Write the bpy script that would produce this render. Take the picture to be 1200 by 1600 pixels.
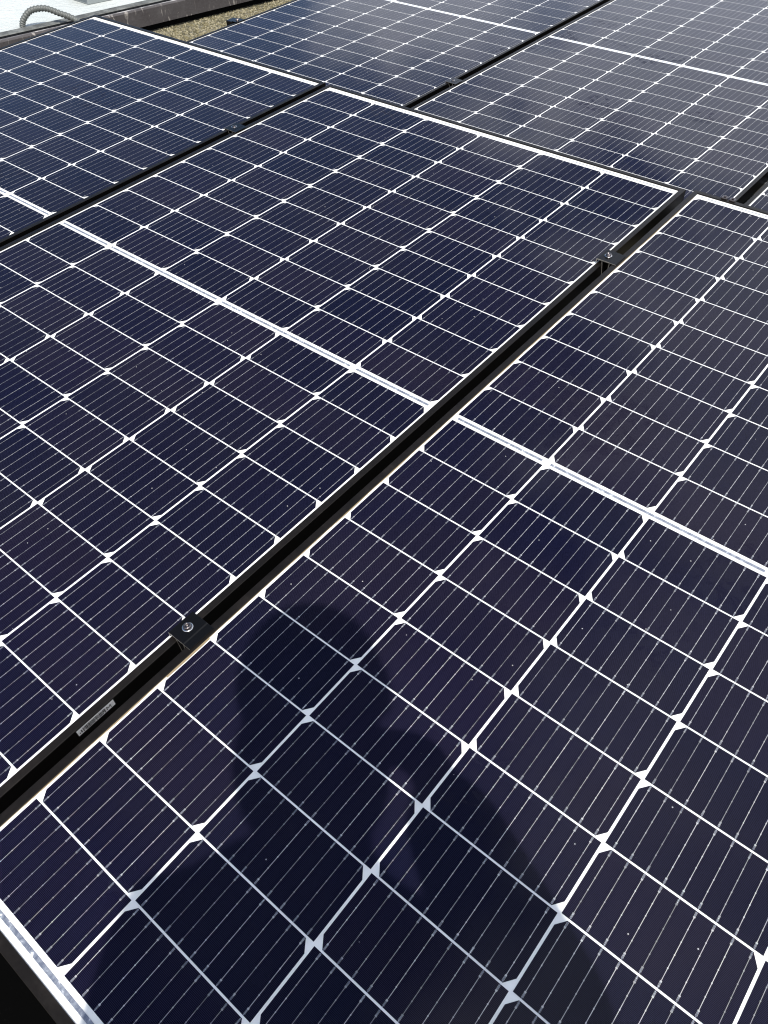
import bpy, math, random
from mathutils import Vector, Matrix
R_ = random.Random(7)
for o in list(bpy.data.objects): bpy.data.objects.remove(o)
SC = bpy.context.scene
COL = SC.collection

# ------------------------------------------------------------ camera
cam_d = bpy.data.cameras.new("camera"); cam = bpy.data.objects.new("camera", cam_d); COL.objects.link(cam)
CAM = Vector((1.08805856, -0.84879767, 0.97635697))
c_r = Vector((0.7716531, 0.63582358, 0.01672929)); c_d = Vector((0.45773805, -0.53687712, -0.7086881)); c_f = Vector((-0.44161903, 0.55451901, -0.70532354))
cam.matrix_world = Matrix(((c_r.x, -c_d.x, -c_f.x, CAM.x), (c_r.y, -c_d.y, -c_f.y, CAM.y), (c_r.z, -c_d.z, -c_f.z, CAM.z), (0, 0, 0, 1)))
cam_d.sensor_fit = 'HORIZONTAL'; cam_d.sensor_width = 36; cam_d.lens = 1235.26/1200*36
cam_d.clip_start = 0.01; cam_d.clip_end = 3000
SC.camera = cam
SC.cycles.filter_width = 1.15 if hasattr(SC, 'cycles') else None

# ------------------------------------------------------------ sun and sky
SUN_DIR = Vector((0.44, -0.3728, 0.8165)).normalized()          # towards the sun
elev = math.asin(SUN_DIR.z); azim = math.atan2(SUN_DIR.x, SUN_DIR.y)
sd = bpy.data.lights.new("sun", 'SUN'); sd.energy = 4.9; sd.angle = math.radians(0.53); sd.color = (1.0, 0.955, 0.88)
sun = bpy.data.objects.new("sun", sd); COL.objects.link(sun)
sun.rotation_mode = 'QUATERNION'; sun.rotation_quaternion = SUN_DIR.to_track_quat('Z', 'Y'); sun.location = (4, -3, 6)
W = bpy.data.worlds.new("World"); SC.world = W; W.use_nodes = True
nt = W.node_tree; N = nt.nodes; L = nt.links; N.clear()
sky = N.new('ShaderNodeTexSky'); sky.sky_type = 'NISHITA'; sky.sun_disc = False
sky.sun_elevation = elev; sky.sun_rotation = azim; sky.air_density = 1.0; sky.dust_density = 0.2; sky.ozone_density = 3.5
bg = N.new('ShaderNodeBackground'); bg.inputs[1].default_value = 0.128
out = N.new('ShaderNodeOutputWorld')
tc = N.new('ShaderNodeTexCoord')
mp = N.new('ShaderNodeMapping'); mp.inputs['Scale'].default_value = (1, 1, 1.6); mp.inputs['Location'].default_value = (0.35, 0.1, 0.0)
n1 = N.new('ShaderNodeTexNoise'); n1.inputs['Scale'].default_value = 4.2; n1.inputs['Detail'].default_value = 6; n1.inputs['Roughness'].default_value = 0.55
rp = N.new('ShaderNodeValToRGB'); rp.color_ramp.elements[0].position = 0.44; rp.color_ramp.elements[1].position = 0.80
# a bank of cloud thickens towards +x +y and thins towards -x
dp = N.new('ShaderNodeVectorMath'); dp.operation = 'DOT_PRODUCT'; dp.inputs[1].default_value = (1.95, 0.0, -1.5)
ad = N.new('ShaderNodeMath'); ad.operation = 'ADD'; ad.use_clamp = False
ad2 = N.new('ShaderNodeMath'); ad2.operation = 'ADD'; ad2.inputs[1].default_value = 1.95*.52 + 1.5*.42 + .07
mx = N.new('ShaderNodeMix'); mx.data_type = 'RGBA'; mx.inputs['B'].default_value = (8.0, 8.6, 9.9, 1)
L.new(tc.outputs['Generated'], mp.inputs['Vector']); L.new(mp.outputs[0], n1.inputs['Vector'])
L.new(tc.outputs['Generated'], dp.inputs[0]); L.new(dp.outputs['Value'], ad2.inputs[0]); L.new(ad2.outputs[0], ad.inputs[0]); am = N.new('ShaderNodeMath'); am.operation = 'MULTIPLY_ADD'; am.inputs[1].default_value = 2.5; am.inputs[2].default_value = -.75; L.new(n1.outputs['Fac'], am.inputs[0]); L.new(am.outputs[0], ad.inputs[1])
L.new(ad.outputs[0], rp.inputs[0]); L.new(rp.outputs[0], mx.inputs['Factor']); L.new(sky.outputs[0], mx.inputs['A'])
L.new(mx.outputs['Result'], bg.inputs[0]); L.new(bg.outputs[0], out.inputs[0])
SC.view_settings.view_transform = 'Standard'; SC.view_settings.look = 'None'; SC.view_settings.gamma = 1
SC.view_settings.exposure = 0.34; SC.view_settings.use_curve_mapping = False

# ------------------------------------------------------------ material helpers
def mat(name, col, rough=.5, metal=0., coat=0., spec=None):
    m = bpy.data.materials.new(name); m.use_nodes = True
    b = m.node_tree.nodes['Principled BSDF']
    b.inputs['Base Color'].default_value = (*col, 1); b.inputs['Roughness'].default_value = rough; b.inputs['Metallic'].default_value = metal
    b.inputs['Coat Weight'].default_value = coat
    if spec is not None: b.inputs['Specular IOR Level'].default_value = spec
    return m
class NB:
    def __init__(s, m): s.t = m.node_tree; s.b = s.t.nodes['Principled BSDF']; s.tc = s.t.nodes.new('ShaderNodeTexCoord')
    def n(s, k, **kw):
        x = s.t.nodes.new(k)
        for a, v in kw.items(): setattr(x, a, v)
        return x
    def put(s, inp, v):
        if hasattr(v, 'is_output') or hasattr(v, 'links'): s.t.links.new(v, inp)
        else: inp.default_value = v
    def math(s, op, a, b=None, c=None):
        x = s.n('ShaderNodeMath', operation=op); s.put(x.inputs[0], a)
        if b is not None: s.put(x.inputs[1], b)
        if c is not None: s.put(x.inputs[2], c)
        return x.outputs[0]
    def noise(s, scale, detail=4, rough=.5, vec=None, dist=0):
        x = s.n('ShaderNodeTexNoise'); x.inputs['Scale'].default_value = scale; x.inputs['Detail'].default_value = detail
        x.inputs['Roughness'].default_value = rough; x.inputs['Distortion'].default_value = dist
        s.t.links.new(vec or s.tc.outputs['Object'], x.inputs['Vector']); return x.outputs['Fac']
    def ramp(s, v, stops):
        x = s.n('ShaderNodeValToRGB'); e = x.color_ramp.elements
        while len(e) < len(stops): e.new(.5)
        for i, (p, c) in enumerate(stops): e[i].position = p; e[i].color = (*c, 1) if len(c) == 3 else c
        s.put(x.inputs[0], v); return x.outputs[0]
    def mix(s, f, a, b):
        x = s.n('ShaderNodeMix', data_type='RGBA')
        s.put(x.inputs['Factor'], f)
        for k, v in (('A', a), ('B', b)):
            if isinstance(v, tuple): x.inputs[k].default_value = (*v, 1)
            else: s.put(x.inputs[k], v)
        return x.outputs['Result']
    def bump(s, h, strength=.3, dist=.01):
        x = s.n('ShaderNodeBump'); x.inputs['Strength'].default_value = strength; x.inputs['Distance'].default_value = dist
        s.put(x.inputs['Height'], h); return x.outputs[0]
def g(v): return (v, v, v)

PR, SG, PC = 0.08557, 0.00676, 0.1685          # row pitch, half stripe, column pitch
def world_vec(nb):                               # position in the world, so every panel has its own dirt
    return nb.n('ShaderNodeNewGeometry').outputs['Position']
def glass_finish(nb, m, ior=1.205):
    b = nb.b
    b.inputs['Coat Weight'].default_value = 1; b.inputs['Coat IOR'].default_value = ior
    w = world_vec(nb)
    smear = nb.noise(9, 5, .6, w, .6)
    cr = nb.n('ShaderNodeMapRange'); cr.inputs['From Min'].default_value = .35; cr.inputs['From Max'].default_value = .7
    cr.inputs['To Min'].default_value = .035; cr.inputs['To Max'].default_value = .12
    nb.put(cr.inputs['Value'], smear)
    area = nb.ramp(nb.noise(3.1, 2, .5, w), [(.63, g(0)), (.67, g(1))])
    blot = nb.ramp(nb.noise(38, 4, .65, w, .8), [(.50, g(0)), (.58, g(1))])
    sm = nb.math('MULTIPLY', area, blot)
    nb.put(b.inputs['Coat Roughness'], nb.math('MULTIPLY_ADD', sm, .22, cr.outputs[0]))
    nb.put(b.inputs['Coat Weight'], nb.math('MULTIPLY_ADD', sm, -.35, 1.0))
    b.inputs['Specular IOR Level'].default_value = 0.0
    return w
def dust(nb, w, col):
    # faint film, dried drop marks and bright grit
    film = nb.ramp(nb.noise(5, 6, .6, w, .4), [(.4, g(0)), (.75, g(.006))])
    c = nb.mix(film, col, (.34, .33, .31))
    v = nb.n('ShaderNodeTexVoronoi', feature='F1'); v.inputs['Scale'].default_value = 42; nb.put(v.inputs['Vector'], w)
    rare = nb.math('GREATER_THAN', nb.math('FRACT', nb.math('MULTIPLY', v.outputs['Color'], 7.3)), .62)
    dot = nb.math('MULTIPLY', nb.math('LESS_THAN', v.outputs['Distance'], .034), rare)
    return nb.mix(nb.math('MULTIPLY', dot, .55), c, (.6, .58, .55))

def make_cell_mat():
    m = mat("cell_silicon", (.006, .006, .022), .45); nb = NB(m); w = glass_finish(nb, m)
    sp = nb.n('ShaderNodeSeparateXYZ'); nb.put(sp.inputs[0], nb.tc.outputs['Object'])
    fy = nb.math('FRACT', nb.math('MULTIPLY', sp.outputs['Y'], 1/.00138))
    finger = nb.math('LESS_THAN', fy, .22)
    ci = nb.math('FLOOR', nb.math('DIVIDE', sp.outputs['X'], PC))
    ys = nb.math('SUBTRACT', nb.math('ABSOLUTE', sp.outputs['Y']), SG)
    ri = nb.math('MULTIPLY', nb.math('FLOOR', nb.math('DIVIDE', ys, PR)), nb.math('SIGN', sp.outputs['Y']))
    wn = nb.n('ShaderNodeTexWhiteNoise', noise_dimensions='3D'); cb = nb.n('ShaderNodeCombineXYZ')
    nb.put(cb.inputs[0], ci); nb.put(cb.inputs[1], ri)
    oi = nb.n('ShaderNodeObjectInfo'); nb.put(cb.inputs[2], nb.math('MULTIPLY', oi.outputs['Random'], 9)); nb.put(wn.inputs['Vector'], cb.outputs[0])
    base = nb.ramp(wn.outputs['Value'], [(0, (.0004, .0005, .0034)), (.5, (.0008, .0008, .0055)), (1, (.0022, .0015, .0078))])
    cloudy = nb.noise(14, 4, .5, w)
    base = nb.mix(nb.ramp(cloudy, [(.35, g(0)), (.7, g(.6))]), base, (.0016, .0012, .0045))
    tint = nb.ramp(nb.math('MULTIPLY_ADD', wn.outputs['Value'], .30, nb.math('MULTIPLY', nb.noise(4.5, 4, .55, w), .9)), [(.35, (.013, .0145, .042)), (.60, (.0185, .0172, .040)), (.85, (.027, .0225, .039))])
    col = nb.mix(finger, base, tint)
    nb.put(nb.b.inputs['Base Color'], dust(nb, w, col))
    return m
def make_white_mat():
    m = mat("backsheet_white", (.80, .80, .78), .6); nb = NB(m); w = glass_finish(nb, m)
    c = nb.ramp(nb.noise(30, 3, .5, w), [(.3, (.60, .60, .585)), (.7, (.70, .70, .68))])
    nb.put(nb.b.inputs['Base Color'], c); return m
def make_ribbon_mat():
    m = mat("ribbon_tin", (.42, .43, .46), .42, .35); nb = NB(m); w = glass_finish(nb, m)
    n = nb.noise(160, 3, .6); nb.put(nb.b.inputs['Base Color'], nb.ramp(n, [(.35, (.13, .145, .19)), (.60, (.26, .28, .32)), (.70, (.7, .7, .72))]))
    nb.put(nb.b.inputs['Normal'], nb.bump(nb.noise(260, 2), .6, .0006)); return m
def make_wire_mat():
    m = mat("busbar_silver", (.56, .55, .56), .38, .45); nb = NB(m); w = glass_finish(nb, m)
    sp = nb.n('ShaderNodeSeparateXYZ'); nb.put(sp.inputs[0], nb.tc.outputs['Object']); cb = nb.n('ShaderNodeCombineXYZ')
    nb.put(cb.inputs[0], nb.math('FLOOR', nb.math('MULTIPLY', sp.outputs['X'], 108))); nb.put(cb.inputs[1], nb.math('FLOOR', nb.math('MULTIPLY', sp.outputs['Y'], 1/PR)))
    wn = nb.n('ShaderNodeTexWhiteNoise', noise_dimensions='2D'); nb.put(wn.inputs['Vector'], cb.outputs[0])
    f = nb.math('MULTIPLY_ADD', wn.outputs['Value'], .35, nb.math('MULTIPLY', nb.noise(60, 3, .6), .6))  # random tone per wire paints uneven glints into the silver
    nb.put(nb.b.inputs['Base Color'], nb.ramp(f, [(.25, (.15, .15, .155)), (.75, (.50, .485, .475))])); return m
def make_frame_mat():
    m = mat("anodised_black", (.022, .021, .020), .38, .0); nb = NB(m); w = world_vec(nb)
    n = nb.noise(22, 6, .65, w); n2 = nb.noise(220, 3, .6, w)
    nb.put(nb.b.inputs['Base Color'], nb.ramp(n, [(.3, (.0045, .0038, .0033)), (.6, (.008, .0066, .0057)), (.8, (.018, .015, .013))]))
    nb.put(nb.b.inputs['Roughness'], nb.ramp(n2, [(.3, g(.3)), (.7, g(.48))]))
    b = nb.b; b.inputs['Specular IOR Level'].default_value = .13; return m
M_CELL, M_WHITE, M_RIB, M_WIRE, M_FRAME = make_cell_mat(), make_white_mat(), make_ribbon_mat(), make_wire_mat(), make_frame_mat()
M_SIDE_SHADE = mat("anodised_side_shade", (.0016, .0015, .0015), .3); M_SIDE_SHADE.node_tree.nodes['Principled BSDF'].inputs['Specular IOR Level'].default_value = .08  # lip's anodising again, darkened to paint the black shade of the side faces
M_TAN = mat("lip_tan", (.22, .17, .10), .5)
M_STEEL = mat("stainless", (.55, .53, .51), .22, 1.0)
M_CLAMP = mat("clamp_black", (.0035, .0035, .0037), .2, .0, 0, .16)
M_SAWN = mat('sawn_aluminium', (.30, .28, .25), .35, .6)
M_DARKPL = mat("black_plastic", (.012, .012, .013), .55)
M_LABEL = mat("label_white", (.26, .27, .29), .45)
M_INK = mat("ink_black", (.01, .01, .012), .5)

# ------------------------------------------------------------ mesh helpers
class MB:
    def __init__(s): s.v = []; s.f = []; s.mi = []
    def poly(s, pts, mi=0):
        k = len(s.v); s.v += [tuple(p) for p in pts]; s.f.append(tuple(range(k, k+len(pts)))); s.mi.append(mi); return s
    def box(s, lo, hi, mi=0):
        x0, y0, z0 = lo; x1, y1, z1 = hi; k = len(s.v)
        s.v += [(x0,y0,z0),(x1,y0,z0),(x1,y1,z0),(x0,y1,z0),(x0,y0,z1),(x1,y0,z1),(x1,y1,z1),(x0,y1,z1)]
        for q in ((0,3,2,1),(4,5,6,7),(0,1,5,4),(1,2,6,5),(2,3,7,6),(3,0,4,7)): s.f.append(tuple(k+i for i in q)); s.mi.append(mi)
        return s
    def prism(s, prof, a, b, axis='y', mi=0, cap=None):
        cap = mi if cap is None else cap      # prof: (u,w) list, extruded from a to b along axis
        n = len(prof); k = len(s.v)
        for t in (a, b):
            for (u, w) in prof: s.v.append((u, t, w) if axis == 'y' else (t, u, w))
        for i in range(n): j = (i+1) % n; s.f.append((k+i, k+j, k+n+j, k+n+i)); s.mi.append(mi)
        s.f.append(tuple(k+i for i in range(n))[::-1]); s.mi.append(cap); s.f.append(tuple(k+n+i for i in range(n))); s.mi.append(cap)
        return s
    def lathe(s, prof, c=(0,0,0), n=28, mi=0, ax=None):   # prof: (r,z)
        k = len(s.v); m = len(prof)
        for i in range(n):
            t = 2*math.pi*i/n
            for (r, z) in prof: s.v.append((c[0]+r*math.cos(t), c[1]+r*math.sin(t), c[2]+z))
        for i in range(n):
            j = (i+1) % n
            for q in range(m-1): s.f.append((k+i*m+q, k+j*m+q, k+j*m+q+1, k+i*m+q+1)); s.mi.append(mi)
        return s
    def tube(s, pts, rad, n=12, mi=0):
        pts = [Vector(p) for p in pts]; k = len(s.v); up = Vector((0, 0, 1)); prev = None
        for i, p in enumerate(pts):
            t = (pts[min(i+1, len(pts)-1)]-pts[max(i-1, 0)]).normalized()
            a = (t.cross(up) if abs(t.z) < .95 else t.cross(Vector((1, 0, 0)))).normalized() if prev is None else (prev - t*prev.dot(t)).normalized()
            prev = a; b = t.cross(a); r = rad(i) if callable(rad) else rad
            for j in range(n):
                w = 2*math.pi*j/n; s.v.append(tuple(p + a*(r*math.cos(w)) + b*(r*math.sin(w))))
        for i in range(len(pts)-1):
            for j in range(n):
                j2 = (j+1) % n; s.f.append((k+i*n+j, k+i*n+j2, k+(i+1)*n+j2, k+(i+1)*n+j)); s.mi.append(mi)
        s.f.append(tuple(k+j for j in range(n))[::-1]); s.mi.append(mi); s.f.append(tuple(k+(len(pts)-1)*n+j for j in range(n))); s.mi.append(mi)
        return s
    def mesh(s, name, mats):
        me = bpy.data.meshes.new(name); me.from_pydata(s.v, [], s.f)
        for m in (mats if isinstance(mats, (list, tuple)) else [mats]): me.materials.append(m)
        me.polygons.foreach_set('material_index', s.mi); me.update(); return me
    def build(s, name, mats, parent=None, smooth=False, bevel=0):
        me = s.mesh(name, mats)
        if smooth: me.polygons.foreach_set('use_smooth', [True]*len(me.polygons))
        o = bpy.data.objects.new(name, me); COL.objects.link(o)
        if parent: o.parent = parent
        if bevel:
            bv = o.modifiers.new('b', 'BEVEL'); bv.width = bevel; bv.segments = 2; bv.limit_method = 'ANGLE'
        return o
def tag(o, label=None, cat=None, group=None, kind=None):
    for k, v in (('label', label), ('category', cat), ('group', group), ('kind', kind)):
        if v: o[k] = v
    return o
def empty(name, M): o = bpy.data.objects.new(name, None); COL.objects.link(o); o.matrix_world = M; o.empty_display_size = .1; return o
def copy_tree(o, parent=None):
    c = o.copy(); COL.objects.link(c)
    if parent: c.parent = parent
    for ch in list(o.children): copy_tree(ch, c)
    return c

# ------------------------------------------------------------ setting: roof, kerb, ground
TILT = math.radians(5.0166); Z0 = 0.1977
PW = Matrix.Translation((0, 0, Z0)) @ Matrix.Rotation(TILT, 4, 'X')     # module plane of the front row, centre of the middle panel
def P(x, y, z=0): return PW @ Vector((x, y, z))

m = mat("gravel", (.3, .27, .2), .9); nb = NB(m)
v = nb.n('ShaderNodeTexVoronoi', feature='F1'); v.inputs['Scale'].default_value = 95; nb.put(v.inputs['Vector'], nb.tc.outputs['Object'])
hs = nb.n('ShaderNodeSeparateColor'); nb.put(hs.inputs[0], v.outputs['Color'])
st = nb.ramp(hs.outputs[0], [(0, (.05, .043, .026)), (.35, (.11, .095, .058)), (.7, (.16, .142, .09)), (1, (.25, .23, .165))])
moss = nb.ramp(nb.noise(6, 6, .6), [(.45, g(0)), (.7, g(.7))])
col = nb.mix(moss, st, (.085, .078, .038))
nb.put(nb.b.inputs['Base Color'], col)
nb.put(nb.b.inputs['Normal'], nb.bump(nb.math('SUBTRACT', 1.0, v.outputs['Distance']), .9, .012))
M_GRAVEL = m
tag(MB().poly([(-2.235, -6, 0), (9, -6, 0), (9, 12, 0), (-2.235, 12, 0)]).build("roof", M_GRAVEL), kind='structure')

m = mat("white_render", (.8, .82, .8), .85); nb = NB(m)
n = nb.noise(38, 5, .6)
nb.put(nb.b.inputs['Base Color'], nb.ramp(nb.noise(3, 5, .6), [(.3, (.37, .395, .38)), (.7, (.43, .445, .43))]))
nb.put(nb.b.inputs['Normal'], nb.bump(n, 1.0, .012))
M_RENDER = m
tag(MB().box((-9, -6, -.3), (-2.302, 12, .088)).build("white_roof", M_RENDER), kind='structure')
m = mat("far_ground", (.12, .13, .08), .95); nb = NB(m)
nb.put(nb.b.inputs['Base Color'], nb.ramp(nb.noise(.05, 6, .6), [(.35, (.06, .08, .035)), (.6, (.14, .13, .09)), (.8, (.2, .19, .17))]))
tag(MB().poly([(-900, -900, -6), (900, -900, -6), (900, 900, -6), (-900, 900, -6)]).build("ground", m), kind='structure')
m = mat("building_wall", (.55, .53, .48), .9)
tag(MB().box((-9, -6, -6), (9, 12, -.31)).build("building_base", m), kind='structure')

# kerb along the left roof edge: overhanging capping with a groove and a back ledge
m = mat("kerb_metal", (.10, .085, .075), .6, 0, 0, .25); nb = NB(m)
big = nb.noise(7, 6, .65)
c = nb.ramp(big, [(.3, (.036, .031, .031)), (.6, (.054, .049, .049)), (.8, (.085, .078, .077))])
mpn = nb.n('ShaderNodeMapping'); mpn.inputs['Scale'].default_value = (3, 17, 5); nb.put(mpn.inputs['Vector'], nb.tc.outputs['Object'])
drip = nb.ramp(nb.noise(1.0, 5, .62, mpn.outputs[0], 2.2), [(.585, g(0)), (.65, g(.9))])
nb.put(nb.b.inputs['Base Color'], nb.mix(drip, c, (.24, .22, .2)))
nb.put(nb.b.inputs['Normal'], nb.bump(nb.noise(60, 4), .4, .003)); M_KERB = m
m = mat("kerb_top_worn", (.25, .22, .2), .75); nb = NB(m)
nb.put(nb.b.inputs['Base Color'], nb.ramp(nb.noise(18, 6, .7), [(.36, (.06, .052, .05)), (.48, (.12, .11, .105)), (.60, (.38, .36, .34))]))
nb.put(nb.b.inputs['Normal'], nb.bump(nb.noise(90, 4), .6, .004)); M_KTOP = m
M_GROOVE = mat("joint_black", (.005, .005, .005), .8, 0, 0, .03)
m = mat("ledge_grey", (.22, .225, .215), .7); nb = NB(m)
nb.put(nb.b.inputs['Base Color'], nb.ramp(nb.noise(25, 5, .65), [(.3, (.03, .03, .028)), (.5, (.075, .077, .07)), (.75, (.15, .155, .145))])); M_LEDGE = m
kerb = empty("roof_kerb", Matrix.Translation((-2.25, 0, 0)))
kx = 2.25
tag(kerb, "weathered brown kerb with pale drip stains along the left roof edge", "kerb")
MB().prism([(-2.200+kx, .030), (-2.198+kx, .092), (-2.204+kx, .098), (-2.214+kx, .096), (-2.218+kx, .030)], -6, 12).build("fascia", M_KERB, kerb)
MB().prism([(-2.2145+kx, .03), (-2.2145+kx, .0955), (-2.232+kx, .094), (-2.232+kx, .03)], -6, 12).build("top_board", M_KTOP, kerb)
MB().prism([(-2.236+kx, .0), (-2.2325+kx, .0935), (-2.262+kx, .0935), (-2.262+kx, 0)], -6, 12).build("joint_strip", M_GROOVE, kerb)
MB().prism([(-2.2625+kx, 0), (-2.2625+kx, .092), (-2.268+kx, .096), (-2.3015+kx, .098), (-2.3015+kx, 0)], -6, 12).build("back_ledge", M_LEDGE, kerb)

# small grey box on the white roof behind the kerb
bxm = mat("vent_grey", (.15, .155, .14), .6); bxd = mat("vent_shade", (.19, .21, .21), .6); bxs = mat("vent_lid", (.085, .083, .05), .7)
vb = empty("roof_vent", Matrix.Translation((-2.505, 1.515, .088)) @ Matrix.Rotation(math.radians(-2), 4, 'Z'))
tag(vb, "small grey box with a mossy lid on the white roof beyond the kerb", "roof vent")
MB().box((-.06, -.078, 0), (.06, .06, .03)).build("housing", bxd, vb, bevel=.003)
MB().box((-.07, -.09, .0305), (.064, .066, .05)).build("lid", bxs, vb, bevel=.003)

# corrugated grey conduit looping over the kerb
def bez(pts, n):
    o_ = []
    P4 = [Vector(p) for p in pts]
    for s in range(len(P4)-1):
        p0 = P4[max(s-1, 0)]; p1 = P4[s]; p2 = P4[s+1]; p3 = P4[min(s+2, len(P4)-1)]
        for i in range(n):
            t = i/n; o_.append(.5*((2*p1)+(-p0+p2)*t+(2*p0-5*p1+4*p2-p3)*t*t+(-p0+3*p1-3*p2+p3)*t**3))
    return o_ + [P4[-1]]
m = mat("conduit_grey", (.075, .08, .074), .5); M_COND = m
cp = bez([(-2.345, 1.045, .085), (-2.338, 1.052, .112), (-2.322, 1.085, .142), (-2.29, 1.13, .148), (-2.25, 1.165, .132), (-2.205, 1.20, .112), (-2.15, 1.235, .07), (-2.05, 1.27, .02), (-1.8, 1.30, .014), (-1.5, 1.25, .014), (-.9, 1.1, .014)], 26)
tag(MB().tube(cp, lambda i: .0112 + .0013*math.sin(i*1.05), 14).build("cable_conduit", M_COND, smooth=True), "grey corrugated conduit arching over the roof kerb", "conduit")

# loose pebbles over the visible strip of gravel
mb = MB(); R2 = random.Random(3)
for i in range(16000):
    x = R2.uniform(-2.22, -1.45); y = R2.uniform(1.1, 3.4); r = R2.uniform(.0022, .0058)
    if x < -2.19 and R2.random() < .4: continue
    k = len(mb.v); a0 = R2.uniform(0, 6.28); sx = R2.uniform(.7, 1.3)
    for j in range(5):
        a = a0+j*1.2566; mb.v.append((x+r*sx*math.cos(a)*R2.uniform(.8, 1.1), y+r*math.sin(a)*R2.uniform(.8, 1.1), -.001))
    for j in range(5):
        a = a0+.3+j*1.2566; mb.v.append((x+.7*r*sx*math.cos(a), y+.7*r*math.sin(a), r*R2.uniform(.6, .9)))
    mb.v.append((x, y, r*R2.uniform(.85, 1.1)))
    for j in range(5):
        j2 = (j+1) % 5; mi = i % 3
        mb.f += [(k+j, k+j2, k+5+j2, k+5+j), (k+5+j, k+5+j2, k+10)]; mb.mi += [mi, mi]
peb = [mat("pebble_tan", (.15, .128, .066), .9), mat("pebble_brown", (.075, .066, .033), .9), mat("pebble_pale", (.25, .22, .14), .85)]
tag(mb.build("gravel", peb), "loose tan and brown gravel on the flat roof", "gravel", kind='stuff')

# black mat added to darken the shaded ground under the front row's low edge
m = mat("added_dark_mat", (.006, .006, .006), .9, 0, 0, .03); nb = NB(m)
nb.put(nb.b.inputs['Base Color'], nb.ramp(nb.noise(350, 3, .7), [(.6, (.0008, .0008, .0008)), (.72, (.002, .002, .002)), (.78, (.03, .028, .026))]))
tag(MB().box((-1.7, -1.10, .001), (2.8, -.55, .009)).build("added_dark_mat", m, bevel=.002), "added black mat that darkens the shaded roof under the low edge of the front panels", "mat")

# ------------------------------------------------------------ the solar panel
HW, HL, LIP, FH, T = .519, .889, .0108, .035, .0018
prof = [(0, -FH), (0, T-.0006), (.0006, T), (LIP-.0004, T), (LIP, T-.0004), (LIP, -.0048), (.0017, -.0048), (.0017, -FH+.0016), (.022, -FH+.0016), (.022, -FH)]
def frame_mb():
    mb = MB(); n = len(prof)
    cs = [(-1, -1), (1, -1), (1, 1), (-1, 1)]
    for s in range(4):
        a, b = cs[s], cs[(s+1) % 4]; k = len(mb.v); gap = .00012
        for (c, sgn) in ((a, 1), (b, -1)):
            for (i, z) in prof:
                x = c[0]*(HW-i); y = c[1]*(HL-i)
                if s % 2 == 0: x += sgn*gap
                else: y += sgn*gap
                mb.v.append((x, y, z+FH))
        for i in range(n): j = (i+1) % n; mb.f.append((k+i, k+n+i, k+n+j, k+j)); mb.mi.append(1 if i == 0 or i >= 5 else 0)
        mb.f.append(tuple(k+i for i in range(n))); mb.mi.append(0); mb.f.append(tuple(k+n+i for i in range(n))[::-1]); mb.mi.append(0)
    return mb
CW, CH, CG = .1655, .0834, .0115    # cell width, height, chamfer
def cell_box(c, half, r):
    xc = (c-2.5)*PC; lo = SG + .0012 + r*PR; y0, y1 = (lo, lo+CH) if half > 0 else (-lo-CH, -lo)
    if half > 0: y0, y1 = y0, y1
    return xc-CW/2, xc+CW/2, y0, y1
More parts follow.
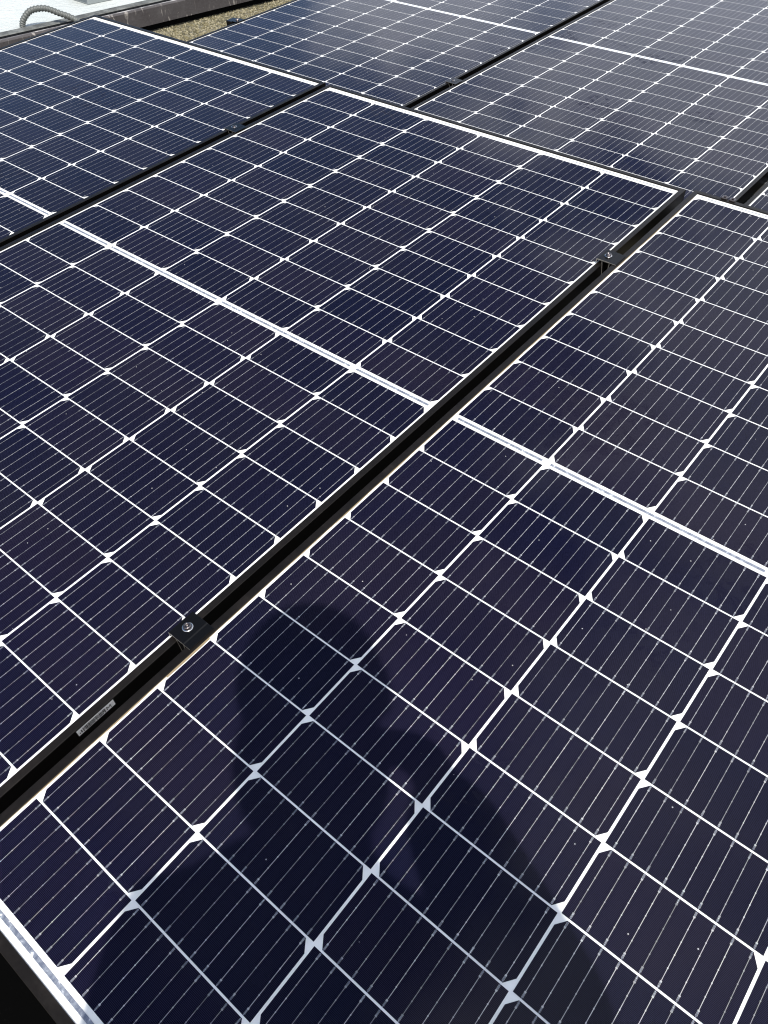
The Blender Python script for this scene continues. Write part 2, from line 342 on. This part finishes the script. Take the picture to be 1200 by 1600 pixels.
def make_panel():
    root = empty("solar_panel", Matrix.Identity(4))
    frame_mb().build("frame", [M_FRAME, M_SIDE_SHADE], root)
    b = MB().box((-.5155, -.8855, FH-.0046), (.5155, .8855, FH-.0008)).build("backsheet", M_WHITE, root)
    # thin tan line inside the long lips
    for half in (1, -1):
        for c in range(6):
            top = ((c % 2 == 0) == (half > 0))       # which long edge of the half cell has the cut corners
            mb = MB(); wb = MB(); zc = FH-.0005; zw = FH-.0003
            for r in range(10):
                x0, x1, y0, y1 = cell_box(c, half, r)
                g_ = CG
                if top: pts = [(x0, y0), (x1, y0), (x1, y1-g_*.95), (x1-g_*.72, y1), (x0+g_*.72, y1), (x0, y1-g_*.95)]
                else: pts = [(x0+g_*.72, y0), (x1-g_*.72, y0), (x1, y0+g_*.95), (x1, y1), (x0, y1), (x0, y0+g_*.95)]
                mb.poly([(x, y, zc) for x, y in pts])
                for i in range(9):
                    xw = x0 + CW*(i+.5)/9
                    w = .00029
                    wb.poly([(xw-w, y0+.0062, zw), (xw+w, y0+.0062, zw), (xw+w, y1-.0062, zw), (xw-w, y1-.0062, zw)])
                    for ye, sg in ((y0, 1), (y1, -1)):            # fork-shaped pad at each cell edge
                        for dx in (-.00085, .00085):
                            q = [(xw+dx-.00013, ye+sg*.0012), (xw+dx+.00013, ye+sg*.0012), (xw+dx*.8+.00013, ye+sg*.0066), (xw+dx*.8-.00013, ye+sg*.0066)]
                            wb.poly([(x, y, zw) for x, y in (q if sg > 0 else q[::-1])])
                        wb.poly([(x, y, zw+.00002) for x, y in [(xw-.0003, min(ye, ye+sg*.0062)), (xw+.0003, min(ye, ye+sg*.0062)), (xw+.0003, max(ye, ye+sg*.0062)), (xw-.0003, max(ye, ye+sg*.0062))]], 1)
                        yk = ye+sg*.0068
                        wb.poly([(xw-.0010, yk-.0008, zw+.00004), (xw+.0010, yk-.0008, zw+.00004), (xw+.0010, yk+.0008, zw+.00004), (xw-.0010, yk+.0008, zw+.00004)])
                    for j in range(1, 5):
                        yk = y0 + .0068 + (CH-.0136)*j/5
                        wb.poly([(xw-.0006, yk-.0006, zw+.00004), (xw+.0006, yk-.0006, zw+.00004), (xw+.0006, yk+.0006, zw+.00004), (xw-.0006, yk+.0006, zw+.00004)])
            st_ = mb.build("cell_string", M_CELL, root)
            wb.build("busbar", [M_WIRE, M_RIB], st_)
    # bus ribbons: the middle stripe (short, long, long, short) and both ends
    zr = FH-.00045
    xs = [(-3, -2), (-2, 0), (0, 2), (2, 3)]
    for a, b_ in xs:
        MB().poly([(a*PC+.007, -.0022, zr), (b_*PC-.007, -.0022, zr), (b_*PC-.007, .0022, zr), (a*PC+.007, .0022, zr)]).build("bus_ribbon", M_RIB, root)
    for a, b_ in ((-3, -1), (-1, 1), (1, 3)):
        for yy, w in ((-.8693, .0022), (.8705, .0010)):
            MB().poly([(a*PC+.008, yy-w, zr), (b_*PC-.008, yy-w, zr), (b_*PC-.008, yy+w, zr), (a*PC+.008, yy+w, zr)]).build("bus_ribbon", M_RIB, root)
    return root
proto = make_panel()
UM = Matrix(((0.99998613, 0.00492552, -0.0018638, 0), (-0.00505704, 0.99687933, -0.07877836, 0), (0.00146996, 0.07878669, 0.99689041, 0), (0, 0, 0, 1)))
UM.translation = Vector((0.0179175, 2.01399567, 0.19689222))
def at_front(x, y, z): return PW @ Matrix.Translation((x, y, z-FH))
def at_back(x, y, z): return UM @ Matrix.Translation((x, y, z-FH))
UP = 1.05961
panels = [
 ("middle", at_front(0, 0, 0), "middle panel of the front row with a white barcode sticker on its black side"),
 ("left", at_front(-1.05436, .00157, .0006), "front row panel nearest the brown kerb, reflecting deep blue sky"),
 ("near", at_front(1.05866, -.00339, .0067), "nearest panel, with the shadow of a head and shoulders across it"),
 ("farright", at_front(2.1174, -.003, .004), "front row panel at the right end, beyond the one with the head shadow"),
 ("backmid", at_back(0, 0, 0), "large grey looking back row panel between the two long gaps at the top right"),
 ("backleft", at_back(-UP, .00381, .0003), "blue back row panel beside the strip of gravel and the kerb"),
 ("backright", at_back(UP, 0, 0), "back row panel at the right edge, only its corner showing over the nearest panel"),
]
PAN = {}
for i, (k, M, lab) in enumerate(panels):
    o = proto if i == 0 else copy_tree(proto)
    o.matrix_world = M; tag(o, lab, "solar panel", "solar panels in two rows on the flat roof"); PAN[k] = o

# barcode sticker on the right side of the middle panel
lx = HW + .0002
lb = MB().box((HW, -.7058, FH-.0122), (HW+.00025, -.6524, FH-.0012)).build("barcode_label", M_LABEL, PAN["middle"])
ink = MB(); R3 = random.Random(5); x1 = HW+.00045
def iq(y0, y1, z0, z1): ink.poly([(x1, y0, FH+z0), (x1, y1, FH+z0), (x1, y1, FH+z1), (x1, y0, FH+z1)])
y = -.7032
iq(-.7036, -.7024, -.0098, -.0070); iq(-.7012, -.6996, -.0102, -.0042)
y = -.6982
while y < -.6675:
    w = R3.choice([.0005, .0008, .0012, .0016]); iq(y, y+w, -.0112 if R3.random() < .8 else -.0085, -.0026); y += w + R3.choice([.0003, .0004, .0006])
def stroke(a, b, w=.0010):
    (ya, za), (yb, zb) = a, b; d = Vector((yb-ya, zb-za)); n_ = Vector((-d.y, d.x)).normalized()*w/2
    ink.poly([(x1+.0001, p[0], FH+p[1]) for p in ((ya-n_.x, za-n_.y), (yb-n_.x, zb-n_.y), (yb+n_.x, zb+n_.y), (ya+n_.x, za+n_.y))])
stroke((-.6635, -.0104), (-.6635, -.0036)); stroke((-.6635, -.0036), (-.6608, -.0078)); stroke((-.6608, -.0078), (-.6581, -.0036)); stroke((-.6581, -.0036), (-.6581, -.0104))
ink.build("print", M_INK, lb)

# tan strip along the near panel's left lip, wider by the clamp
sb = MB()
y = -.87
while y < .86:
    w = .0007 + .0012*abs(math.sin(y*31)*math.sin(y*7.3)) + (.0016 if abs(y+.555) < .035 else 0)
    sb.poly([(-HW+LIP, y, FH-.0002), (-HW+LIP+w, y, FH-.0002), (-HW+LIP+w, y+.01, FH-.0002), (-HW+LIP, y+.01, FH-.0002)]); y += .01
sb.build("tan_strip", M_TAN, PAN["near"])

# ------------------------------------------------------------ clamps
def make_clamp():
    root = empty("panel_clamp", Matrix.Identity(4))
    # hat section: top plate over the left lip and the gap, step down onto the right lip, folded legs in the gap
    h = .0108; t = .0022; x0, xb, x2 = -.0255, .0005, .0150; f = .0089
    MB().prism([(x0-.0012, .0021), (x0+.0008, .0021), (x0+.0012, h-t), (xb, h-t), (xb+.0016, f), (x2, f), (x2, f+.0013), (xb+.0032, f+.0013), (xb+.0014, h), (x0, h), (x0-.0012, h-.0012)], -.0202, .0202, cap=1).build("top_plate", [M_CLAMP, M_SAWN], root, bevel=.0003)
    for xs, xt in ((-.0150, -.0080), (.0008, -.0035)):
        MB().prism([(xs, h-t), (xs+.0014, h-t), (xt+.0014, -.042), (xt, -.042)], -.0195, .0195, cap=1).build("leg", [M_CLAMP, M_SAWN], root)
    MB().lathe([(0, h+.0002), (.0068, h+.0002), (.0072, h+.0006), (.0072, h+.0010), (.0064, h+.0013), (0, h+.0013)], (-.0118, 0, 0), 32).build("washer", M_STEEL, root, smooth=True)
    bo = MB().lathe([(.0055, h+.0013), (.0055, h+.0030), (.0049, h+.0046), (.0036, h+.0052), (.0027, h+.0050), (.0026, h+.0022), (0, h+.0020)], (-.0118, 0, 0), 24).build("bolt", M_BOLT, root, smooth=True)
    s = MB()
    for i in range(6):
        a = i*math.pi/3; r = .0018; s.box((-.0118+r*math.cos(a)-.0004, r*math.sin(a)-.0004, h+.0021), (-.0118+r*math.cos(a)+.0004, r*math.sin(a)+.0004, h+.0036))
    s.build("socket", M_DARKPL, bo)
    return root
M_BOLT = mat("bolt_zinc", (.13, .115, .115), .28, 1.0)
# clamp frame: x=0 is the left side of the right-hand panel's lip edge region, z=0 the lip top minus T
cl0 = make_clamp()
GF = .529  # centre of the gap in the front row
clamps = [
 (PW @ Matrix.Translation((GF+.0035, -.531, 0)), "black panel clamp with a silver bolt above the barcode sticker, nearest the camera"),
 (PW @ Matrix.Translation((GF+.0035, .5445, 0)), "black panel clamp at the far end of the gap beside the nearest panel"),
 (PW @ Matrix.Translation((-.5255+.0035, .5445, 0)), "black panel clamp between the leftmost and the middle front panels"),
 (PW @ Matrix.Translation((-.5255+.0035, -.531, 0)), "black panel clamp low in the gap left of the middle panel, out of the frame"),
 (UM @ Matrix.Translation((-.5298+.0035, -.537, 0)), "black panel clamp in the gap between the two back row panels at the top"),
 (UM @ Matrix.Translation((.5298+.0035, -.46, 0)), "black panel clamp beside the back row panel at the right edge"),
]
for i, (M, lab) in enumerate(clamps):
    o = cl0 if i == 0 else copy_tree(cl0)
    o.matrix_world = M @ Matrix.Diagonal((1, 1, 1 if i < 2 else .45, 1)); tag(o, lab, "panel clamp", "clamps holding the panels down")
# end clamps on the outer left edges
def make_end_clamp():
    root = empty("end_clamp", Matrix.Identity(4)); h = .0046; t = .0024
    MB().prism([(.0105, .0020), (.0105, h), (-.018, h), (-.018, -.038), (-.0158, -.038), (-.0158, h-t), (0, h-t), (0, .0020)], -.02, .02).build("bracket", M_CLAMP, root, bevel=.0004)
    MB().box((-.052, -.021, -.034), (-.0185, .021, .002)).build("foot_block", M_CLAMP, root, bevel=.002)
    MB().lathe([(0, h), (.0068, h), (.0072, h+.0008), (.0050, h+.0012), (.0050, h+.0050), (.0040, h+.0060), (0, h+.0058)], (-.009, 0, 0), 24).build("bolt", M_BOLT, root, smooth=True)
    return root
e0 = make_end_clamp(); e0.matrix_world = UM @ Matrix.Translation((-UP-HW, -.515, 0)); tag(e0, "black end clamp on the outer edge of the back row panel, over the gravel", "end clamp", "end clamps on the outer panel edges")
e1 = copy_tree(e0); e1.matrix_world = PW @ Matrix.Translation((-1.05436-HW, .50, 0)); tag(e1, "end clamp on the kerb side of the leftmost front panel", "end clamp", "end clamps on the outer panel edges")
e2 = copy_tree(e0); e2.matrix_world = UM @ Matrix.Translation((-UP-HW, .56, 0)); tag(e2, "end clamp higher up the outer edge of the blue back row panel", "end clamp", "end clamps on the outer panel edges")

# ------------------------------------------------------------ mounting rails and rear posts, seen dimly down the gaps
M_ALU = mat("aluminium", (.42, .42, .41), .4, .8)
def rail(M, x0, x1, lab):
    root = empty("mounting_rail", M); L_ = x1-x0
    MB().prism([(-.02, 0), (.02, 0), (.02, .034), (.006, .034), (.006, .028), (.014, .028), (.014, .006), (-.014, .006), (-.014, .028), (-.006, .028), (-.006, .034), (-.02, .034)], x0, x1, 'x').build("beam", M_ALU, root)
    for i in range(4):
        x = x0 + .25 + (L_-.5)*i/3
        z = M.translation.z
        MB().box((x-.02, -.02, -z+.012), (x+.02, .02, -.001)).build("post", M_ALU, root)
        MB().box((x-.07, -.06, -z+.0095), (x+.07, .06, -z+.0118)).build("foot_plate", M_DARKPL, root)
    tag(root, lab, "mounting rail", "rails carrying the panels")
def railat(Mf, y, x0, x1, lab):
    p = (Mf @ Vector((0, y, -FH-.003)));  rail(Matrix.Translation((0, p.y, p.z-.034)), x0, x1, lab)
railat(PW, -.531, -1.6, 2.66, "aluminium rail under the low half of the front row, at the nearest clamp")
railat(PW, .5445, -1.6, 2.66, "aluminium rail under the high half of the front row")
railat(UM, -.537, -1.58, 1.62, "aluminium rail under the low half of the back row")
railat(UM, .54, -1.58, 1.62, "aluminium rail under the high half of the back row")

# cables in the gaps
M_CABLE = mat("cable_black", (.014, .014, .015), .4); M_CABLEG = mat("cable_pale", (.34, .34, .31), .5)
def cable(Mf, pts, r, m_, lab): tag(MB().tube([Mf @ q for q in bez(pts, 12)], r, 10).build("cable", m_, smooth=True), lab, "cable")
cable(UM, [(.528, -.93, -.05), (.531, -.86, -.032), (.527, -.80, -.026), (.531, -.70, -.04), (.533, -.6, -.05)], .0045, M_CABLEG, "pale cable lying in the gap beside the right edge back row panel")
cable(UM, [(-.532, -.90, -.03), (-.527, -.84, -.022), (-.530, -.76, -.03), (-.529, -.68, -.05)], .004, M_CABLE, "black cable in the gap between the two back row panels")
cable(PW, [(.50, .40, -.055), (.525, .44, -.048), (.531, .50, -.044), (.522, .56, -.05), (.49, .62, -.06)], .004, M_CABLEG, "pale cable end just below the far clamp of the nearest gap")
# little earth-bond clips on the far edge of the near panel
def clip(x, lab):
    o = MB().box((-.006, -.004, 0), (.006, .006, .0042)).box((-.0022, -.0015, .0043), (.0022, .003, .0068)).build("earth_clip", M_BOLT, bevel=.0006)
    o.matrix_world = PW @ Matrix.Translation((x, .8835, .0067+T)); tag(o, lab, "clip", "small clips on the far edge of the nearest panel")
clip(.6055, "small metal clip on the far black edge, left one of two"); clip(.6225, "small metal clip on the far black edge, right one of two")

# ------------------------------------------------------------ the kneeling photographer whose shadow falls on the near panel
def H(sx, sy, h): return P(sx+.52*h, sy-.3546*h, h)            # point h above the panels whose shadow lands on (sx, sy)
def CF(r, d, f): return CAM + c_r*r + c_d*d + c_f*f
def skin(name, verts, edges, mt, parent, root=0, sub=2, k_=1.0):
    me = bpy.data.meshes.new(name); me.from_pydata([tuple(v[0]) for v in verts], edges, []); o = bpy.data.objects.new(name, me); COL.objects.link(o)
    me.materials.append(mt); md = o.modifiers.new('skin', 'SKIN'); md.use_smooth_shade = True; md.branch_smoothing = .6
    if not me.skin_vertices: me.skin_vertices.new() if hasattr(me.skin_vertices, 'new') else None
    sv = me.skin_vertices[0].data
    for i, v in enumerate(verts):
        r = v[1]*k_ if not isinstance(v[1], tuple) else v[1]; sv[i].radius = (r, r) if not isinstance(r, tuple) else r; sv[i].use_root = (i == root)
    sm = o.modifiers.new('sub', 'SUBSURF'); sm.levels = sub; sm.render_levels = sub
    if parent: o.parent = parent; o.matrix_parent_inverse = parent.matrix_world.inverted()
    return o
M_SKIN = mat("skin", (.52, .31, .22), .5); M_SKIN.node_tree.nodes['Principled BSDF'].inputs['Subsurface Weight'].default_value = .1
M_SHIRT = mat("shirt_navy", (.03, .04, .08), .9); M_TROUS = mat("trousers_grey", (.06, .06, .065), .9); M_HAIR = mat("hair_brown", (.05, .03, .02), .7); M_SHOE = mat("boot_brown", (.09, .06, .04), .6)
head = H(.694, -.485, 1.08)
def SN(s, n, h): return H(.84*s+.54*n, -.54*s+.84*n, h)
look = (c_f*.75 + Vector((c_f.x, c_f.y, 0)).normalized()*.35).normalized()
side = look.cross(Vector((0, 0, 1))).normalized(); upv = side.cross(look).normalized()
neck = head - look*.055 - upv*.115
fh = Vector((look.x, look.y, 0)).normalized()
shR = SN(1.21, .03, .80); shL = SN(1.06, -.232, .81); shc = shR.lerp(shL, .5) + Vector((0, 0, .025))
pel = Vector((1.60, -1.36, .52)); chest = shc.lerp(pel, .30); waist = shc.lerp(pel, .68)
elR = SN(1.26, .085, .58); wrR = CF(.150, .10, -.03)
elL = shL + Vector((-.02, -.06, -.27)); kneeL = pel + fh*.36 - side*.14 + Vector((0, 0, -.03)); wrL = kneeL + Vector((0, 0, .10)) - fh*.02
ankL = Vector((kneeL.x+.02, kneeL.y-.02, .09)); kneeR = pel + fh*.12 + side*.12; kneeR.z = .075; ankR = kneeR - fh*.40; ankR.z = .07
hipL = pel - side*.10 - Vector((0, 0, .11)) + fh*.05; hipR = pel + side*.10 - Vector((0, 0, .11)) + fh*.03
person = empty("person", Matrix.Translation((pel.x, pel.y, 0)))
tag(person, "person kneeling at the low edge of the panels, holding up a phone", "person")
V = []; E_ = []
def add(p, r, par=None): V.append((Vector(p), r)); i = len(V)-1; (E_.append((par, i)) if par is not None else None); return i
ip = add(pel, .10); iw = add(waist, .105, ip); ic = add(chest, .125, iw); isx = add(shc, .085, ic); inn = add(neck, .068, isx)
ih0 = add(head - look*.01 - upv*.06, .070, inn); ih1 = add(head - look*.005 + upv*.005, .096, ih0); ih2 = add(head - look*.012 + upv*.065, .080, ih1)
def hand(iwr, wr, dirv, across, nrm, scale=1.0, curl=.0, pal=None):
    pc = wr + dirv*.045*scale; ipal = add(pc, (.030, .014), iwr); out_ = []
    for k, (off, ln) in enumerate(((-.030, .062), (-.010, .072), (.010, .068), (.029, .054))):
        b = pc + dirv*.035 + across*off; a = add(b, .0095, ipal); q = b; dd = dirv.copy()
        for s, f_ in enumerate((.45, .32, .25)):
            dd = (dd + nrm*(curl+.12*k*.3)).normalized(); q = q + dd*ln*f_; a = add(q, .0085-.0008*s, a)
    b = pc - across*.034 - dirv*.005; a = add(b, .011, ipal); b2 = b + (dirv*.6 - across*.7).normalized()*.028; a = add(b2, .0095, a); add(b2 + (dirv*.85 - across*.1 + nrm*.4).normalized()*.026, .008, a)
iR = add(shR, .060, isx); ieR = add(elR, .040, iR); imR = add(elR.lerp(wrR, .45), .036, ieR); iwR = add(wrR, .026, imR)
# right hand grips the phone's right edge: palm beside it, four fingers behind, thumb on the screen
pR = CF(.084, .100, -.014); ipR = add(pR, .020, iwR)
for k in range(4):
    d0 = .072 + .019*k
    a = add(CF(.068, d0, .0), .0095, ipR); a = add(CF(.058, d0-.003, .0085), .0085, a); a = add(CF(.040, d0-.005, .0115), .008, a); add(CF(.022+.004*k, d0-.006, .0115), .0072, a)
a = add(CF(.062, .108, -.030), .011, ipR); a = add(CF(.048, .090, -.026), .0095, a); add(CF(.034, .078, -.0235), .008, a)
iL = add(shL, .060, isx); ieL = add(elL, .040, iL); imL = add(elL.lerp(wrL, .45), .036, ieL); iwL = add(wrL, .026, imL)
hand(iwL, wrL, (fh*.8 - Vector((0, 0, .45))).normalized(), side, Vector((0, 0, -1)), 1, .22)
iHL = add(hipL, .078, ip); ikL = add(kneeL, .060, iHL); icL = add(kneeL.lerp(ankL, .35), .056, ikL); iaL = add(ankL, .038, icL); add(ankL + fh*.15 - Vector((0, 0, .05)), .034, iaL)
iHR = add(hipR, .078, ip); ikR = add(kneeR, .060, iHR); icR = add(kneeR.lerp(ankR, .35), .056, ikR); iaR = add(ankR, .038, icR); add(ankR - fh*.02 + Vector((0, 0, -.02)) + Vector((0, 0, 0)) - fh*.10, .03, iaR)
body = skin("body", V, E_, M_SKIN, person)
def sub(name, pts, edges, mt, sb_=2): return skin(name, pts, edges, mt, person, 0, sb_, 1.0 if name == 'hair' else 1.2)
sub("shirt", [(pel-Vector((0, 0, .02)), .118), (waist, .120), (chest, .140), (shc, .100), (shR, .074), (shR.lerp(elR, .55), .062), (shL, .074), (shL.lerp(elL, .55), .058), (elR, .060), (elR.lerp(wrR, .5)-side*.006, .052), (elR.lerp(wrR, .9)-side*.004, .040), (elL, .052), (elL.lerp(wrL, .9), .044), (shc.lerp(neck, .50), .056)], [(3, 13), (0, 1), (1, 2), (2, 3), (3, 4), (4, 5), (3, 6), (6, 7), (5, 8), (8, 9), (9, 10), (7, 11), (11, 12)], M_SHIRT)
sub("trouser_leg", [(pel - side*.05 - Vector((0, 0, .03)), .098), (hipL, .092), (kneeL, .074), (kneeL.lerp(ankL, .4), .066), (ankL+Vector((0, 0, .03)), .052)], [(0, 1), (1, 2), (2, 3), (3, 4)], M_TROUS)
sub("trouser_leg", [(pel + side*.05 - Vector((0, 0, .03)), .098), (hipR, .092), (kneeR, .072), (kneeR.lerp(ankR, .4), .066), (ankR+fh*.03, .052)], [(0, 1), (1, 2), (2, 3), (3, 4)], M_TROUS)
sub("boot", [(ankL+Vector((0, 0, .01)), .048), (Vector((ankL.x, ankL.y, .045))-fh*.02, .044), (Vector((ankL.x, ankL.y, .042))+fh*.10, .042), (Vector((ankL.x, ankL.y, .038))+fh*.17, .034)], [(0, 1), (1, 2), (2, 3)], M_SHOE)
sub("boot", [(ankR, .048), (ankR-fh*.05, .046), (ankR-fh*.06+Vector((0, 0, -.0)), .044), (Vector((ankR.x, ankR.y, .06))-fh*.16, .036)], [(0, 1), (1, 2), (2, 3)], M_SHOE)
face = MB()
def blob(c, r, n=10, sc=(1, 1, 1), mb=None, fr=None):
    a, b, d = fr; k = len(mb.v)
    for i in range(n+1):
        t = math.pi*i/n
        for j in range(n):
            p_ = 2*math.pi*j/n; mb.v.append(tuple(c + a*(r*sc[0]*math.sin(t)*math.cos(p_)) + b*(r*sc[1]*math.sin(t)*math.sin(p_)) + d*(r*sc[2]*math.cos(t))))
    for i in range(n):
        for j in range(n): j2 = (j+1) % n; mb.f.append((k+i*n+j, k+i*n+j2, k+(i+1)*n+j2, k+(i+1)*n+j)); mb.mi.append(0)
def part(mb, name, mt):
    o = mb.build(name, mt, None, smooth=True); o.parent = person; o.matrix_parent_inverse = person.matrix_world.inverted(); return o
fr = (side, look, upv)
hr = MB(); blob(head - look*.030 + upv*.012, 1.0, n=24, sc=(.088, .082, .103), mb=hr, fr=fr); blob(head - look*.052 - upv*.075, 1.0, n=20, sc=(.088, .052, .095), mb=hr, fr=fr)
part(hr, "hair", M_HAIR)
tr = MB(); blob(pel - Vector((0, 0, .045)) - fh*.03, 1.0, n=20, sc=(.17, .135, .135), mb=tr, fr=(side, fh, Vector((0, 0, 1)))); part(tr, "trouser_seat", M_TROUS)
for s in (-1, 1):
    mb = MB(); blob(head + look*.072 + side*.031*s + upv*.004, .0115, mb=mb, fr=fr); part(mb, "eye", M_LABEL)
    mb = MB(); blob(head - look*.008 + side*.084*s - upv*.004, .03, sc=(.3, .65, 1), mb=mb, fr=fr); part(mb, "ear", M_SKIN)
mb = MB(); blob(head + look*.088 - upv*.018, .024, sc=(.55, .7, 1.1), mb=mb, fr=fr); part(mb, "nose", M_SKIN)
mb = MB(); blob(head + look*.076 - upv*.050, .020, sc=(1.2, .4, .35), mb=mb, fr=fr); part(mb, "mouth", mat("lips", (.42, .16, .14), .5))

# phone in the right hand, its rear lens is where the picture is taken from
ph = empty("phone", Matrix(((c_r.x, -c_d.x, -c_f.x, 0), (c_r.y, -c_d.y, -c_f.y, 0), (c_r.z, -c_d.z, -c_f.z, 0), (0, 0, 0, 1))))
ph.location = CF(.021, .056, -.0105)
tag(ph, "black phone held up in the kneeling person's right hand", "phone")
MB().box((-.0355, -.073, -.004), (.0355, .073, .004)).build("case", M_DARKPL, ph, bevel=.003)
MB().box((-.0335, -.070, .0041), (.0335, .070, .0045)).build("screen", mat("screen_glass", (.01, .01, .012), .08), ph)
MB().box((-.032, .036, -.0056), (.002, .069, -.0041)).build("camera_bump", M_DARKPL, ph, bevel=.001)
